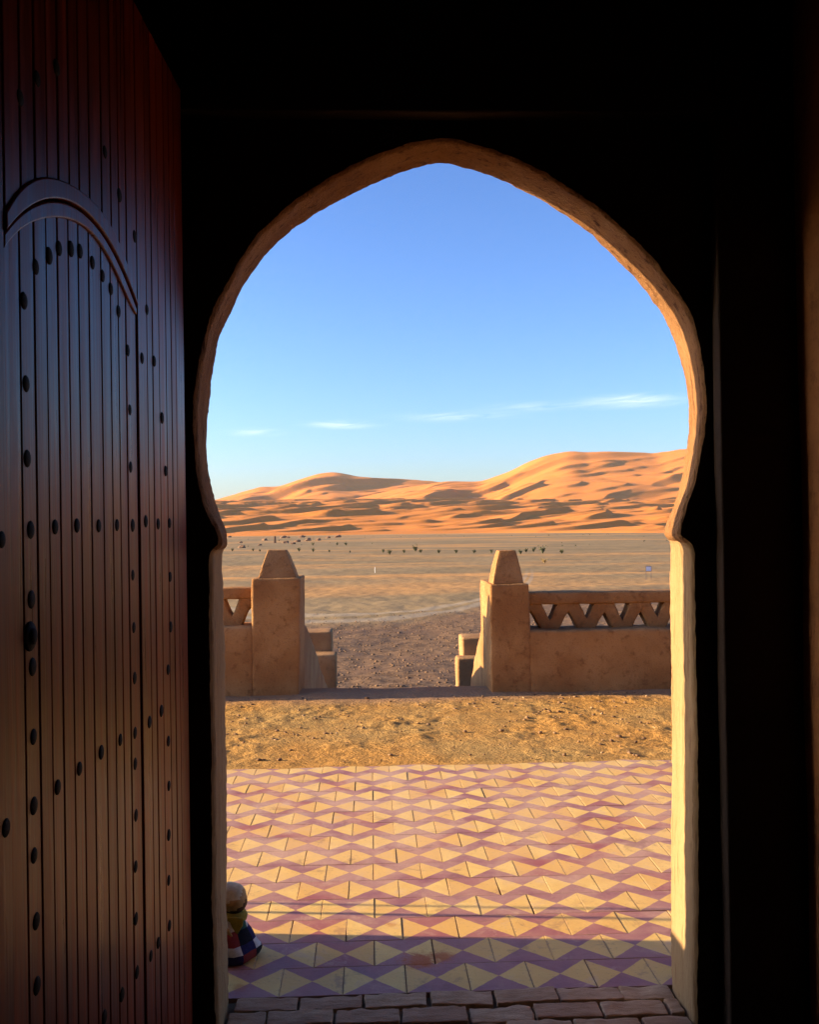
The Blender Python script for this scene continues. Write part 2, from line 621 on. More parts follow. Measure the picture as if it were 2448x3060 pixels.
def terr(x, y):
    x = np.asarray(x, float)
    y = np.asarray(y, float)
    z = np.interp(y, TPY, TPZ)
    near = sst(13, 18, y)
    z = z + near * 0.07 * fbm(x * 0.35, y * 0.35, 3, 1) + near * 0.03 * fbm(x * 1.7, y * 1.7, 3, 2)
    mid = sst(35, 80, y) * (1 - sst(300, 520, y))
    r = 1 - np.abs(fbm(x * 0.035, y * 0.05, 3, 5)) * 2.2
    z = z + mid * (0.07 * fbm(x * 0.02, y * 0.03, 3, 4) + 0.10 * np.clip(r - 0.45, 0, 1) * sst(-0.1, 0.25, pn(x * 0.011, y * 0.02, 9)))
    return z


aa = np.concatenate([np.linspace(-1.6, -0.42, 40)[:-1], np.linspace(-0.42, 0.58, 520), np.linspace(0.58, 1.7, 40)[1:]])
yy = 8.2 * (1500 / 8.2) ** np.linspace(0, 1, 620)
Xg = aa[None, :] * (yy[:, None] + 5)
Yg = np.repeat(yy[:, None], len(aa), 1)
Zg = terr(Xg, Yg)
ground = np_mesh('desert_ground', np.stack([Xg, Yg, Zg], -1).reshape(-1, 3), grid_quads(*Xg.shape), MAT['desert'])
tag(ground, 'flat stony desert plain beyond the parapet', None, None, 'structure')
far = np_mesh('desert_plain', [(-9000, -9000, -2.95), (9000, -9000, -2.95), (9000, 9000, -2.95), (-9000, 9000, -2.95)], [(0, 1, 2, 3)], MAT['desert'])
tag(far, 'wide desert plain around the house', None, None, 'structure')

# ------------------------------------------------------------------ dunes
SKYL = [(-0.60, 0.004), (-0.40, 0.008), (-0.28, 0.016), (-0.20, 0.024), (-0.1543, 0.0313), (-0.1106, 0.0439), (-0.0918, 0.0438), (-0.0763, 0.049), (-0.0513, 0.0569), (-0.0418, 0.0575),
        (-0.033, 0.0581), (-0.0135, 0.0535), (0.0021, 0.0519), (0.0384, 0.0500), (0.0618, 0.0480), (0.09, 0.045), (0.16, 0.03), (0.3, 0.01), (0.6, 0.0), (0.9, 0.0)]
SKYR = [(-0.6, 0.0), (-0.10, 0.012), (-0.02, 0.030), (0.0384, 0.0425), (0.0761, 0.0475), (0.0836, 0.0478), (0.1075, 0.0470), (0.1154, 0.0474), (0.1439, 0.0574), (0.1601, 0.0657), (0.1791, 0.0727), (0.2015, 0.077),
        (0.2143, 0.0769), (0.2191, 0.0758), (0.2433, 0.0766), (0.2865, 0.0749), (0.2913, 0.0741), (0.3073, 0.0764), (0.3237, 0.0787), (0.36, 0.081), (0.42, 0.076), (0.5, 0.06), (0.62, 0.045), (0.9, 0.02)]


def dune_wave(x, y, lam, th, seed, steep=0.10, along=0.8):
    """barchan-like sand waves: long windward back, sharp crest, short slip face to the lee, broken up along the crest"""
    c, s = math.cos(th), math.sin(th)
    p = (x * c + y * s) / lam
    q = (-x * s + y * c) / lam
    a = pn(p * 0.55, q * along, seed + 20) + 0.5 * pn(p * 1.1, q * along * 2.1, seed + 21)
    amp = sst(-0.35, 0.32, a)
    p = p + 0.55 * pn(p * 0.35, q * 0.45, seed) + 0.22 * pn(p * 0.7, q * 1.1, seed + 1) - 0.22 * amp
    f = p - np.floor(p)
    k1 = np.clip(f / (1 - steep), 0, 1)
    up = k1 * k1 * (1.7 - 0.7 * k1)
    dn = np.clip((1 - f) / steep, 0, 1)
    h = np.where(f < 1 - steep, up, dn)
    return h * amp


def smooth_prof(prof, sig):
    q = np.linspace(-0.9, 1.2, 4201)
    v = np.interp(q, [a for a, b in prof], [b for a, b in prof])
    k = np.exp(-0.5 * (np.arange(-60, 61) * 0.0005 / sig) ** 2)
    return q, np.convolve(np.pad(v, 60, 'edge'), k / k.sum(), 'valid')


PROF = [(smooth_prof(SKYL, 0.0045), 2500.0, 950.0, 11), (smooth_prof(SKYR, 0.0045), 2050.0, 1000.0, 12)]


def dune_h(x, y):
    t = x / y
    foot = 600 + 55 * pn(x * 0.006, y * 0.0, 3) - 150 * sst(0.10, 0.34, t)
    inn = sst(0, 1, (y - foot) / 300.0)
    base = -6 + 4.2 * sst(-40, 30, y - foot)
    base = base + inn * (4 + 0.046 * np.clip(y - 680, 0, 1000))
    near = sst(0, 1, (y - foot + 25) / 200.0)
    m = near * (1 - 0.5 * sst(1300, 1900, y))
    w1 = dune_wave(x, y, 105, -0.90, 1, 0.080)
    w2 = dune_wave(x, y, 62, -0.62, 2, 0.095)
    w3 = dune_wave(x, y, 40, -0.9, 3, 0.13)
    h = base + m * (np.maximum(5.4 * w1, 4.0 * w2) + 0.8 * w2 + 1.3 * w3)
    # the two great dunes on the skyline
    for (q, v), R, W, sd in PROF:
        Rr = R + 160 * pn(x * 0.0016, 0 * x, sd)
        d = (Rr - y) / W
        g = np.where(d > 0, np.clip(1 - d, 0, 1) ** 1.25, np.clip(1 + d * 1.4, 0, 1))
        wob = (1 - g) * (0.06 * pn(x * 0.0021, y * 0.0026, sd + 1) + 0.02 * pn(x * 0.006, y * 0.007, sd + 2))
        zr = np.interp(t + wob, q, v) * Rr + 1.45
        b1 = dune_wave(x, y, 340, -0.75, sd, 0.105) * 29
        b2 = dune_wave(x, y, 170, -0.5, sd + 3, 0.11) * 13
        big = np.maximum(b1, b2) + 0.3 * b2 + dune_wave(x, y, 80, -0.9, sd + 5, 0.12) * 5.5
        gg = np.clip(g, 0, 1)
        wgt = np.clip(zr / 130.0, 0, 1) * gg ** 0.6 * (1 - gg ** 6)
        hb = zr * g + (big - 12) * wgt
        h = np.maximum(h, np.where(g > 0.0, hb - 2.6, -50))
    return h


ta = np.concatenate([np.linspace(-0.62, -0.22, 90)[:-1], np.linspace(-0.22, 0.40, 680), np.linspace(0.40, 0.85, 90)[1:]])
yd = 430 * (3300 / 430) ** np.linspace(0, 1, 640)
Xd = ta[None, :] * yd[:, None]
Yd = np.repeat(yd[:, None], len(ta), 1)
Zd = dune_h(Xd, Yd)
dunes = np_mesh('sand_dunes', np.stack([Xd, Yd, Zd], -1).reshape(-1, 3), grid_quads(*Xd.shape), MAT['sand'])
tag(dunes, 'orange sand dunes along the horizon', None, None, 'structure')

# ------------------------------------------------------------------ forecourt earth and tiled terrace
TY0, TY1 = 3.095, 6.075
xs_ = np.concatenate([np.arange(-7.0, -2.6, 0.08), np.arange(-2.6, 3.8, 0.0135), np.arange(3.8, 9.05, 0.08)])
ys_ = np.arange(TY1 - 0.16, 8.98, 0.0135)
Xf, Yf = np.meshgrid(xs_, ys_)
edge = sst(TY1 - 0.02, TY1 + 0.10, Yf)
drift = 0.013 - 0.045 * (TY1 - Yf) / 0.16 + 0.012 * fbm(Xf * 2.3, Yf * 5, 3, 35)
smooth_near = 1 - 0.8 * sst(8.15, 8.5, Yf)
Zf = -0.012 + edge * (0.012 + smooth_near * (0.012 * fbm(Xf * 1.1, Yf * 1.1, 3, 31) + 0.012 * fbm(Xf * 6, Yf * 6, 4, 32) * (0.5 + sst(-0.3, 0.3, pn(Xf * 1.7, Yf * 1.7, 36)))))
Zf = Zf + 0.02 * np.clip(sst(8.3, 8.62, Yf) - 0.2, 0, 1) * fbm(Xf * 1.1, Yf * 1.1, 2, 33)
Zf = np.where(Yf < TY1 - 0.01, np.minimum(drift * 0.35, 0.0035), Zf)
fore = np_mesh('dirt_forecourt', np.stack([Xf, Yf, Zf], -1).reshape(-1, 3), grid_quads(*Xf.shape), MAT['dirt'])
tag(fore, 'bare stony earth strip between tiles and parapet', None, None, 'structure')


def rocks_np(pts, sizes, flat=0.6, seed=0):
    r = np.random.RandomState(seed)
    phi = (1 + 5 ** 0.5) / 2
    b = np.array([(-1, phi, 0), (1, phi, 0), (-1, -phi, 0), (1, -phi, 0), (0, -1, phi), (0, 1, phi), (0, -1, -phi), (0, 1, -phi), (phi, 0, -1), (phi, 0, 1), (-phi, 0, -1), (-phi, 0, 1)]) / 1.9
    fc = np.array([(0, 11, 5), (0, 5, 1), (0, 1, 7), (0, 7, 10), (0, 10, 11), (1, 5, 9), (5, 11, 4), (11, 10, 2), (10, 7, 6), (7, 1, 8), (3, 9, 4), (3, 4, 2), (3, 2, 6), (3, 6, 8), (3, 8, 9), (4, 9, 5), (2, 4, 11), (6, 2, 10), (8, 6, 7), (9, 8, 1)])
    n = len(pts)
    v = b[None] * (0.7 + 0.6 * r.rand(n, 12, 1))
    v[..., 0] *= (0.7 + 0.7 * r.rand(n, 1))
    v[..., 2] *= flat * (0.6 + 0.7 * r.rand(n, 1))
    a = r.rand(n, 1) * 2 * PI
    x = v[..., 0] * np.cos(a) - v[..., 1] * np.sin(a)
    y = v[..., 0] * np.sin(a) + v[..., 1] * np.cos(a)
    v = np.stack([x, y, v[..., 2]], -1) * np.asarray(sizes)[:, None, None] + np.asarray(pts)[:, None, :]
    f = fc[None] + (np.arange(n) * 12)[:, None, None]
    return v.reshape(-1, 3), f.reshape(-1, 3)


r = np.random.RandomState(21)
n = 5200
px = r.uniform(-3.5, 5.0, n)
py = r.uniform(6.12, 8.5, n)
keep = r.rand(n) < (0.35 + 0.65 * sst(-0.2, 0.3, pn(px * 0.8, py * 0.8, 41)))
px, py = px[keep], py[keep]
sz = 0.003 + 0.014 * r.rand(len(px)) ** 6.0
pts = np.stack([px, py, np.full(len(px), 0.004)], 1)
half = r.rand(len(px)) < 0.45
for nm_, sel, mt_, lb in (('pale_pebbles', half, 'stone_pale', 'small pale pebbles scattered over the earth strip'), ('dark_pebbles', ~half, 'stone_dark', 'small dark pebbles scattered over the earth strip')):
    co, fc = rocks_np(pts[sel], sz[sel] * (1.0 if nm_ == 'pale_pebbles' else 1.15), 0.55, 5)
    tag(np_mesh(nm_, co, fc, MAT[mt_], None, False, True), lb, 'pebbles', None, 'stuff')
n = 26000
py = 15.5 + 25 * r.rand(n) ** 1.5
px = r.uniform(-0.28, 0.42, n) * (py + 3)
keep = py < 36 + 0.5 * px + 2 * r.randn(n)
px, py = px[keep], py[keep]
sz = 0.009 + 0.030 * r.rand(len(px)) ** 6
pts = np.stack([px, py, terr(px, py) + sz * 0.15], 1)
co, fc = rocks_np(pts, sz, 0.65, 6)
tag(np_mesh('plain_stones', co, fc, MAT['stone_dark'], None, False, True), 'dark stones littering the ground below the steps', 'stones', None, 'stuff')

# --- tiles: half-bond rows, each tile a piece of its own
terrace = bm_obj('tiled_terrace', box_bm(-7.0, 9.0, TY0, TY1 - 0.003, -0.25, -0.022), MAT['mortar'], None, False)
tag(terrace, 'terrace paved with yellow and purple cement tiles', None, None, 'structure')
TS = 0.2
GAP = 0.0022


def tile_bm(bm, cx, cy_, rz=0.0, tx=0.0, ty=0.0, dz=0.0, uvl=None):
    h = TS / 2 - GAP / 2
    b = 0.0013
    rot = Matrix.Rotation(rz, 3, 'Z') @ Matrix.Rotation(tx, 3, 'X') @ Matrix.Rotation(ty, 3, 'Y')
    rings = []
    for (s, z) in ((h, -0.020), (h, -b), (h - b, 0.0)):
        rings.append([bm.verts.new(rot @ Vector((sx_ * s, sy_ * s, z)) + Vector((cx, cy_, dz))) for sx_, sy_ in ((-1, -1), (1, -1), (1, 1), (-1, 1))])
    fs = [bm.faces.new(rings[-1])]
    for a, c in zip(rings[:-1], rings[1:]):
        for i in range(4):
            fs.append(bm.faces.new((a[i], a[(i + 1) % 4], c[(i + 1) % 4], c[i])))
    inv = rot.transposed()
    for f in fs:
        for l in f.loops:
            q = inv @ (l.vert.co - Vector((cx, cy_, dz)))
            l[uvl].uv = (q.x / TS + 0.5, q.y / TS + 0.5)


bm = bmesh.new()
uvl = bm.loops.layers.uv.new('UVMap')
tile_bm(bm, 0, 0, uvl=uvl)
bmesh.ops.recalc_face_normals(bm, faces=bm.faces)
tile_me = bpy.data.meshes.new('tile')
bm.to_mesh(tile_me)
bm.free()
tile_me.materials.append(MAT['tile'])
spots = []
for row in range(15):
    yc = TY1 - 0.1 - row * 0.1985
    x_off = 0.0 if row % 2 == 0 else 0.1     # tile centres; joints fall halfway between
    for i in range(-34, 44):
        spots.append((i * TS + x_off, yc, row))
rt = random.Random(5)
bm = bmesh.new()
uvl = bm.loops.layers.uv.new('UVMap')
cand = sorted(spots, key=lambda s: abs(s[0] - 0.045 * s[1] - 0.13) / (0.32 * s[1] + 0.35))
own = set(cand[:300])
for s in spots:
    rz, tx, ty, dz = rt.gauss(0, 0.006), rt.gauss(0, 0.0016), rt.gauss(0, 0.0024), rt.gauss(0, 0.0005)
    jx, jy = rt.gauss(0, 0.0008), rt.gauss(0, 0.0006)
    if s in own:
        o = bpy.data.objects.new('tile', tile_me)
        o.location = (s[0] + jx, s[1] + jy, dz)
        o.rotation_euler = (tx, ty, rz)
        link(o, terrace)
    else:
        tile_bm(bm, s[0] + jx, s[1] + jy, rz, tx, ty, dz, uvl)
o = bm_obj('tile_field', bm, MAT['tile'], terrace, False)
o['kind'] = 'stuff'

# ------------------------------------------------------------------ the house: arched wall and room
FAR = [(-0.452, -0.06), (-0.449, 0.099), (-0.452, 0.376), (-0.450, 0.722), (-0.450, 0.810), (-0.449, 1.093), (-0.454, 1.263), (-0.458, 1.349), (-0.456, 1.390), (-0.443, 1.396), (-0.442, 1.438), (-0.446, 1.454), (-0.463, 1.497), (-0.481, 1.551), (-0.494, 1.621), (-0.502, 1.679), (-0.503, 1.756), (-0.494, 1.853), (-0.482, 1.947), (-0.464, 2.033), (-0.440, 2.087), (-0.404, 2.168), (-0.379, 2.216), (-0.345, 2.265), (-0.311, 2.312), (-0.261, 2.353), (-0.213, 2.394), (-0.149, 2.435), (-0.075, 2.478), (-0.006, 2.511), (0.107, 2.560), (0.191, 2.583), (0.230, 2.591), (0.274, 2.586), (0.351, 2.567), (0.432, 2.537), (0.506, 2.498), (0.578, 2.460), (0.656, 2.409), (0.705, 2.370), (0.750, 2.326), (0.805, 2.269), (0.849, 2.225), (0.882, 2.180), (0.932, 2.111), (0.966, 2.040), (0.990, 1.964), (1.005, 1.893), (1.012, 1.830), (1.011, 1.759), (1.006, 1.697), (0.994, 1.626), (0.979, 1.568), (0.961, 1.511), (0.933, 1.454), (0.922, 1.427), (0.924, 1.413), (0.944, 1.400), (0.942, 1.271), (0.940, 0.991), (0.938, 0.779), (0.926, 0.148), (0.926, 0.043), (0.929, -0.06)]
NEAR = [(-0.444, -0.06), (-0.450, 0.209), (-0.452, 0.862), (-0.453, 1.340), (-0.453, 1.390), (-0.426, 1.400), (-0.426, 1.436), (-0.433, 1.450), (-0.455, 1.493), (-0.473, 1.547), (-0.485, 1.614), (-0.492, 1.679), (-0.494, 1.750), (-0.492, 1.804), (-0.486, 1.875), (-0.476, 1.936), (-0.463, 1.992), (-0.446, 2.053), (-0.427, 2.097), (-0.388, 2.168), (-0.361, 2.217), (-0.338, 2.253), (-0.303, 2.299), (-0.262, 2.339), (-0.212, 2.384), (-0.145, 2.429), (-0.096, 2.461), (-0.010, 2.506), (0.058, 2.534), (0.139, 2.557), (0.235, 2.575), (0.283, 2.567), (0.370, 2.539), (0.446, 2.510), (0.528, 2.468), (0.604, 2.422), (0.686, 2.366), (0.751, 2.307), (0.803, 2.255), (0.849, 2.203), (0.884, 2.152), (0.920, 2.105), (0.949, 2.041), (0.963, 1.984), (0.972, 1.918), (0.979, 1.857), (0.982, 1.799), (0.979, 1.742), (0.970, 1.685), (0.957, 1.615), (0.943, 1.562), (0.920, 1.510), (0.907, 1.465), (0.898, 1.433), (0.895, 1.412), (0.937, 1.389), (0.938, 1.346), (0.937, 1.032), (0.939, 0.832), (0.932, 0.401), (0.925, -0.06)]


def resample(P, n):
    P = np.array(P)
    d = np.concatenate([[0], np.cumsum(np.hypot(*np.diff(P, axis=0).T))])
    t = np.linspace(0, d[-1], n + 1)
    return np.stack([np.interp(t, d, P[:, 0]), np.interp(t, d, P[:, 1])], 1)


def profile(P, ks):
    out = []
    for (a, b, n_) in ks:
        out.append(resample(P[a:b + 1], n_)[:-1])
    return np.concatenate(out + [np.array(P[ks[-1][1]])[None]])


pf = profile(FAR, [(0, 8, 110), (8, 9, 3), (9, 32, 170), (32, 56, 170), (56, 57, 4), (57, 63, 110)])
pnr = profile(NEAR, [(0, 4, 110), (4, 5, 3), (5, 30, 170), (30, 54, 170), (54, 55, 4), (55, 60, 110)])


def smooth1(P, k):
    Q = P.copy()
    for _ in range(k):
        Q[1:-1] = 0.25 * Q[:-2] + 0.5 * Q[1:-1] + 0.25 * Q[2:]
    return Q


pf, pnr = smooth1(pf, 3), smooth1(pnr, 3)
YN, YF = 2.85, 3.10
tt = [0.0, 0.015, 0.04, 0.09, 0.18, 0.3, 0.42, 0.54, 0.66, 0.78, 0.88, 0.94, 0.98, 1.0]
NP = len(pf)
nn = np.gradient(pf, axis=0)
nn = np.stack([-nn[:, 1], nn[:, 0]], 1)
nn /= np.linalg.norm(nn, axis=1)[:, None] + 1e-9      # points away from the opening (into the wall)
rings = []
for t_ in tt:
    base = pnr * (1 - t_) + pf * t_
    y = YN + (YF - YN) * t_
    rnd = 0.0
    if t_ < 0.06:
        rnd = 0.010 * (1 - t_ / 0.06) ** 2
    if t_ > 0.84:
        rnd = 0.028 * ((t_ - 0.84) / 0.16) ** 2.2
    row = []
    for i in range(NP):
        bx_, bz_ = base[i]
        q = Vector((bx_ * 9, y * 6, bz_ * 4))
        d = mnoise.noise(q) * 0.003 + mnoise.noise(Vector((bx_ * 34, y * 40, bz_ * 26))) * 0.0030 + mnoise.noise(Vector((bx_ * 95, y * 90, bz_ * 95))) * 0.0018
        row.append((bx_ + nn[i, 0] * (rnd + d), y, bz_ + nn[i, 1] * (rnd + d)))
    rings.append(row)
co = np.array(rings).reshape(-1, 3)

house = empty('house', (0.24, 3.1, 0))
tag(house, 'mud plastered house wall with keyhole arch doorway, black inside', 'house')
HP = Vector(house.location)


def hobj(name, bm, mat, smooth=False):
    o = bm_obj(name, bm, mat, None, smooth)
    o.parent = house
    o.matrix_parent_inverse = Matrix.Translation(-HP)
    return o


gq = grid_quads(len(tt), NP)
ci = gq[:, 0] % NP
for nm_, sel, mt_ in (('jamb', ci < 111, MAT['jamb']), ('arch_lining', (ci >= 111) & (ci < NP - 112), MAT['lining']), ('jamb', ci >= NP - 112, MAT['jamb'])):
    fs_ = gq[sel]
    uq, inv_ = np.unique(fs_, return_inverse=True)
    o = np_mesh(nm_, co[uq], inv_.reshape(fs_.shape), mt_)
    o.parent = house
    o.matrix_parent_inverse = Matrix.Translation(-HP)
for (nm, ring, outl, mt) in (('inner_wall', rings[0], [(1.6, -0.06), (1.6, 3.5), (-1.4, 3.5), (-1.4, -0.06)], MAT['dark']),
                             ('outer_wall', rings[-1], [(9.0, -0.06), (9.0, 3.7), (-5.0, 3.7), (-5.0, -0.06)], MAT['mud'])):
    bm = bmesh.new()
    y = ring[0][1]
    xl, xr, zt_ = outl[2][0], outl[0][0], outl[1][1]
    cx, cz = 0.24, 1.75
    vi = [bm.verts.new(p) for p in ring]
    vo = []
    for p in ring:
        dx, dz = p[0] - cx, p[2] - cz
        if dz <= 0:
            q = (xl if dx < 0 else xr, y, p[2])
        else:
            k_ = min((zt_ - cz) / dz, ((xr - cx) if dx > 0 else (xl - cx)) / dx if abs(dx) > 1e-6 else 1e9)
            q = (cx + dx * k_, y, cz + dz * k_)
        vo.append(bm.verts.new(q))
    for i in range(NP - 1):
        bm.faces.new((vi[i], vi[i + 1], vo[i + 1], vo[i]))
    hobj(nm, bm, mt)
# shallow rectangular frame standing proud of the inner wall around the arch
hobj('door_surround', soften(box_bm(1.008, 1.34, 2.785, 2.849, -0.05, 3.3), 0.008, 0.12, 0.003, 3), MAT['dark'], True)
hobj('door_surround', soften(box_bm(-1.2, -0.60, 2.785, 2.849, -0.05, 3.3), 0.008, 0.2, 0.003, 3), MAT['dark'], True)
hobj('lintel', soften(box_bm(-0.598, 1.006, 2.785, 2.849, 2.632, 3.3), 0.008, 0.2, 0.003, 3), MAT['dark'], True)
# room
hobj('room_wall', soften(box_bm(1.236, 1.5, -3.2, 2.783, -0.05, 3.3), 0.01, 0.25, 0.006, 2), MAT['room'], True)
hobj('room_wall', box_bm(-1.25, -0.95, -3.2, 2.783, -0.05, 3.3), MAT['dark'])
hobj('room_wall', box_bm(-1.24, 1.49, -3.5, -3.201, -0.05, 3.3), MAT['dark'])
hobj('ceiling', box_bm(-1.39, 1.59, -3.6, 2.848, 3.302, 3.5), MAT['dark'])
hobj('roof', box_bm(-5.0, 9.0, -6.0, 3.097, 3.702, 3.95), MAT['mud'])
hobj('room_floor', box_bm(-1.39, 1.59, -3.6, 2.80, -0.30, -0.055), MAT['floor'])
# unseen block and two slim posts, added outside left to shadow the tiles
shadow_block = hobj('shadow_block', soften(box_bm(-4.6, -1.55, 3.13, 3.715, -0.05, 0.76), 0.03, 0.2, 0.008, 3), MAT['mud'], True)
for (x, y, h_, w_) in ((-2.05, 3.965, 1.6, 0.010), (-2.5, 4.105, 1.6, 0.008)):
    hobj('post', soften(box_bm(x - w_, x + w_, y - w_, y + w_, -0.02, h_), 0.004, 0.4, 0.001, 3), MAT['rock'], True)  # out of view, added to draw thin shadow lines across the tiles

# ------------------------------------------------------------------ brick threshold
thr = empty('brick_threshold', (0.24, 2.95, 0))
tag(thr, 'worn grey-brown brick threshold across the foot of the arch', 'threshold')


def tobj(name, bm, mat, smooth=True):
    o = bm_obj(name, bm, mat, None, smooth)
    o.parent = thr
    o.matrix_parent_inverse = Matrix.Translation(-Vector(thr.location))
    return o


tobj('mortar_bed', soften(box_bm(-0.50, 0.98, 2.62, 3.092, -0.05, -0.012), 0.003, 0.05, 0.004, 14), MAT['mortar'])
rb = random.Random(11)
for cidx, (y0, y1, j0) in enumerate(((3.008, 3.090, -0.034), (2.908, 2.994, -0.122), (2.808, 2.894, -0.02), (2.708, 2.794, -0.11))):
    x = j0 - 0.199 * 3
    while x < 1.0:
        a, b = x + 0.004 + rb.uniform(-0.003, 0.003), x + 0.199 - 0.004 + rb.uniform(-0.003, 0.003)
        x += 0.199
        a, b = max(a, -0.436), min(b, 0.918)
        if b - a < 0.04:
            continue
        bmb = box_bm(a, b, y0 + rb.uniform(-0.003, 0.003), y1 + rb.uniform(-0.003, 0.003), -0.045, 0.004)
        soften(bmb, 0.004, 0.02, 0.0055, 26, rb.uniform(0, 50))
        c = Vector(((a + b) / 2, (y0 + y1) / 2, 0))
        rot = Matrix.Rotation(rb.gauss(0, 0.012), 4, 'Z') @ Matrix.Rotation(rb.gauss(0, 0.018), 4, 'X') @ Matrix.Rotation(rb.gauss(0, 0.012), 4, 'Y')
        bmesh.ops.transform(bmb, matrix=Matrix.Translation(c + Vector((0, 0, rb.gauss(0, 0.003)))) @ rot @ Matrix.Translation(-c), verts=bmb.verts)
        tobj('brick', bmb, MAT['brick'])

# ------------------------------------------------------------------ plank door leaf standing open on the left
SAG = math.radians(1.2)
dA = Vector((-0.5055, 2.75, 0.0))
dt = Vector((-0.0318, -0.9995, 0)).normalized()
dn_ = Vector((-dt.y, dt.x, 0))
up = Vector((0, 0, 1))
cu = dt * math.cos(SAG) - up * math.sin(SAG)
cv = dt * math.sin(SAG) + up * math.cos(SAG)
door = empty('plank_door')
door.matrix_world = Matrix(((cu.x, cv.x, dn_.x, dA.x), (cu.y, cv.y, dn_.y, dA.y), (cu.z, cv.z, dn_.z, dA.z), (0, 0, 0, 1)))
tag(door, 'tall reddish brown plank door studded with iron nails, standing open at left', 'door')
LINES = [1.452, 1.392, 1.330, 1.270, 1.208, 1.142, 1.080, 1.023, 0.967, 0.910, 0.854, 0.793, 0.716, 0.653, 0.597, 0.542, 0.460, 0.374, 0.323, 0.260, 0.187, 0.131, 0.078, -0.024]
OUT = [(0.462, 1.968), (0.472, 1.972), (0.568, 2.050), (0.691, 2.089), (0.794, 2.100), (0.888, 2.097), (0.985, 2.078), (1.045, 2.057), (1.107, 2.032), (1.154, 2.007), (1.212, 1.950)]
MID = [(0.462, 1.962), (0.472, 1.965), (0.560, 2.009), (0.650, 2.047), (0.717, 2.059), (0.795, 2.066), (0.889, 2.063), (0.987, 2.045), (1.047, 2.023), (1.108, 1.993), (1.212, 1.925)]
INN = [(0.470, 1.952), (0.483, 1.955), (0.561, 1.984), (0.685, 2.033), (0.742, 2.042), (0.819, 2.048), (0.924, 2.033), (0.988, 2.019), (1.048, 1.998), (1.109, 1.971), (1.171, 1.936), (1.212, 1.905)]
VTOP, VBOT = 2.66, 0.045


FIT = {}


def curve(C, u):
    if id(C) not in FIT:
        FIT[id(C)] = np.polyfit([p[0] - 0.84 for p in C], [p[1] for p in C], 5)
    return float(np.polyval(FIT[id(C)], u - 0.84))


wicket = bm_obj('wicket', box_bm(0.464, 1.206, 0.08, 1.90, -0.045, -0.029), MAT['wood'], door, False)
wicket['label'] = 'arched wicket door set into the plank door'


def plank(u0, u1, bot, top, w0, w1, g=0.0032, par=None):
    a, b = min(u0, u1) + g, max(u0, u1) - g
    us = np.linspace(a, b, 5)
    pts = [(u, bot(u)) for u in us] + [(u, top(u)) for u in us[::-1]]
    bm = prism_bm(pts, 'z', w0, w1)
    ed = [e for e in bm.edges if e.calc_face_angle(0) > 0.9 and min(v.co.z for v in e.verts) > w1 - 1e-5]
    bmesh.ops.bevel(bm, geom=ed, offset=0.0022, segments=2, profile=0.5, affect='EDGES')
    return bm_obj('plank', bm, MAT['wood'], par or door, False)


rp = random.Random(4)
for a, b in zip(LINES[:-1], LINES[1:]):
    j = rp.gauss(0, 0.0004)
    inside = b >= 0.459 and a <= 1.209
    if inside:
        g = 0.0032
        plank(a, b, lambda u: VBOT + 0.03, lambda u: curve(INN, u) - 0.001, -0.028, -0.004 + j, 0.0026 if b > 0.47 else 0.0040, wicket)
        plank(a, b, lambda u: curve(OUT, u) + 0.001, lambda u: VTOP, -0.028, j)
    else:
        plank(a, b, lambda u: VBOT, lambda u: VTOP, -0.028, j, 0.0028 if a != 0.46 else 0.0050)
# backing so the joints read dark, and the two arched mouldings of the wicket
bm_obj('backing', box_bm(-0.02, 1.45, 0.05, 2.65, -0.062, -0.046), MAT['wood'], door, False)


def band(name, C0, C1, off0, off1, w):
    us = np.linspace(0.466, 1.210, 60)
    pts = [(u, curve(C0, u) + off0) for u in us] + [(u, curve(C1, u) + off1) for u in us[::-1]]
    bm = prism_bm(pts, 'z', -0.02, w)
    ed = [e for e in bm.edges if e.calc_face_angle(0) > 0.9 and min(v.co.z for v in e.verts) > w - 1e-5]
    bmesh.ops.bevel(bm, geom=ed, offset=0.003, segments=2, profile=0.5, affect='EDGES', clamp_overlap=True)
    return bm_obj(name, bm, MAT['wood'], wicket if name == 'wicket_moulding' else door, False)


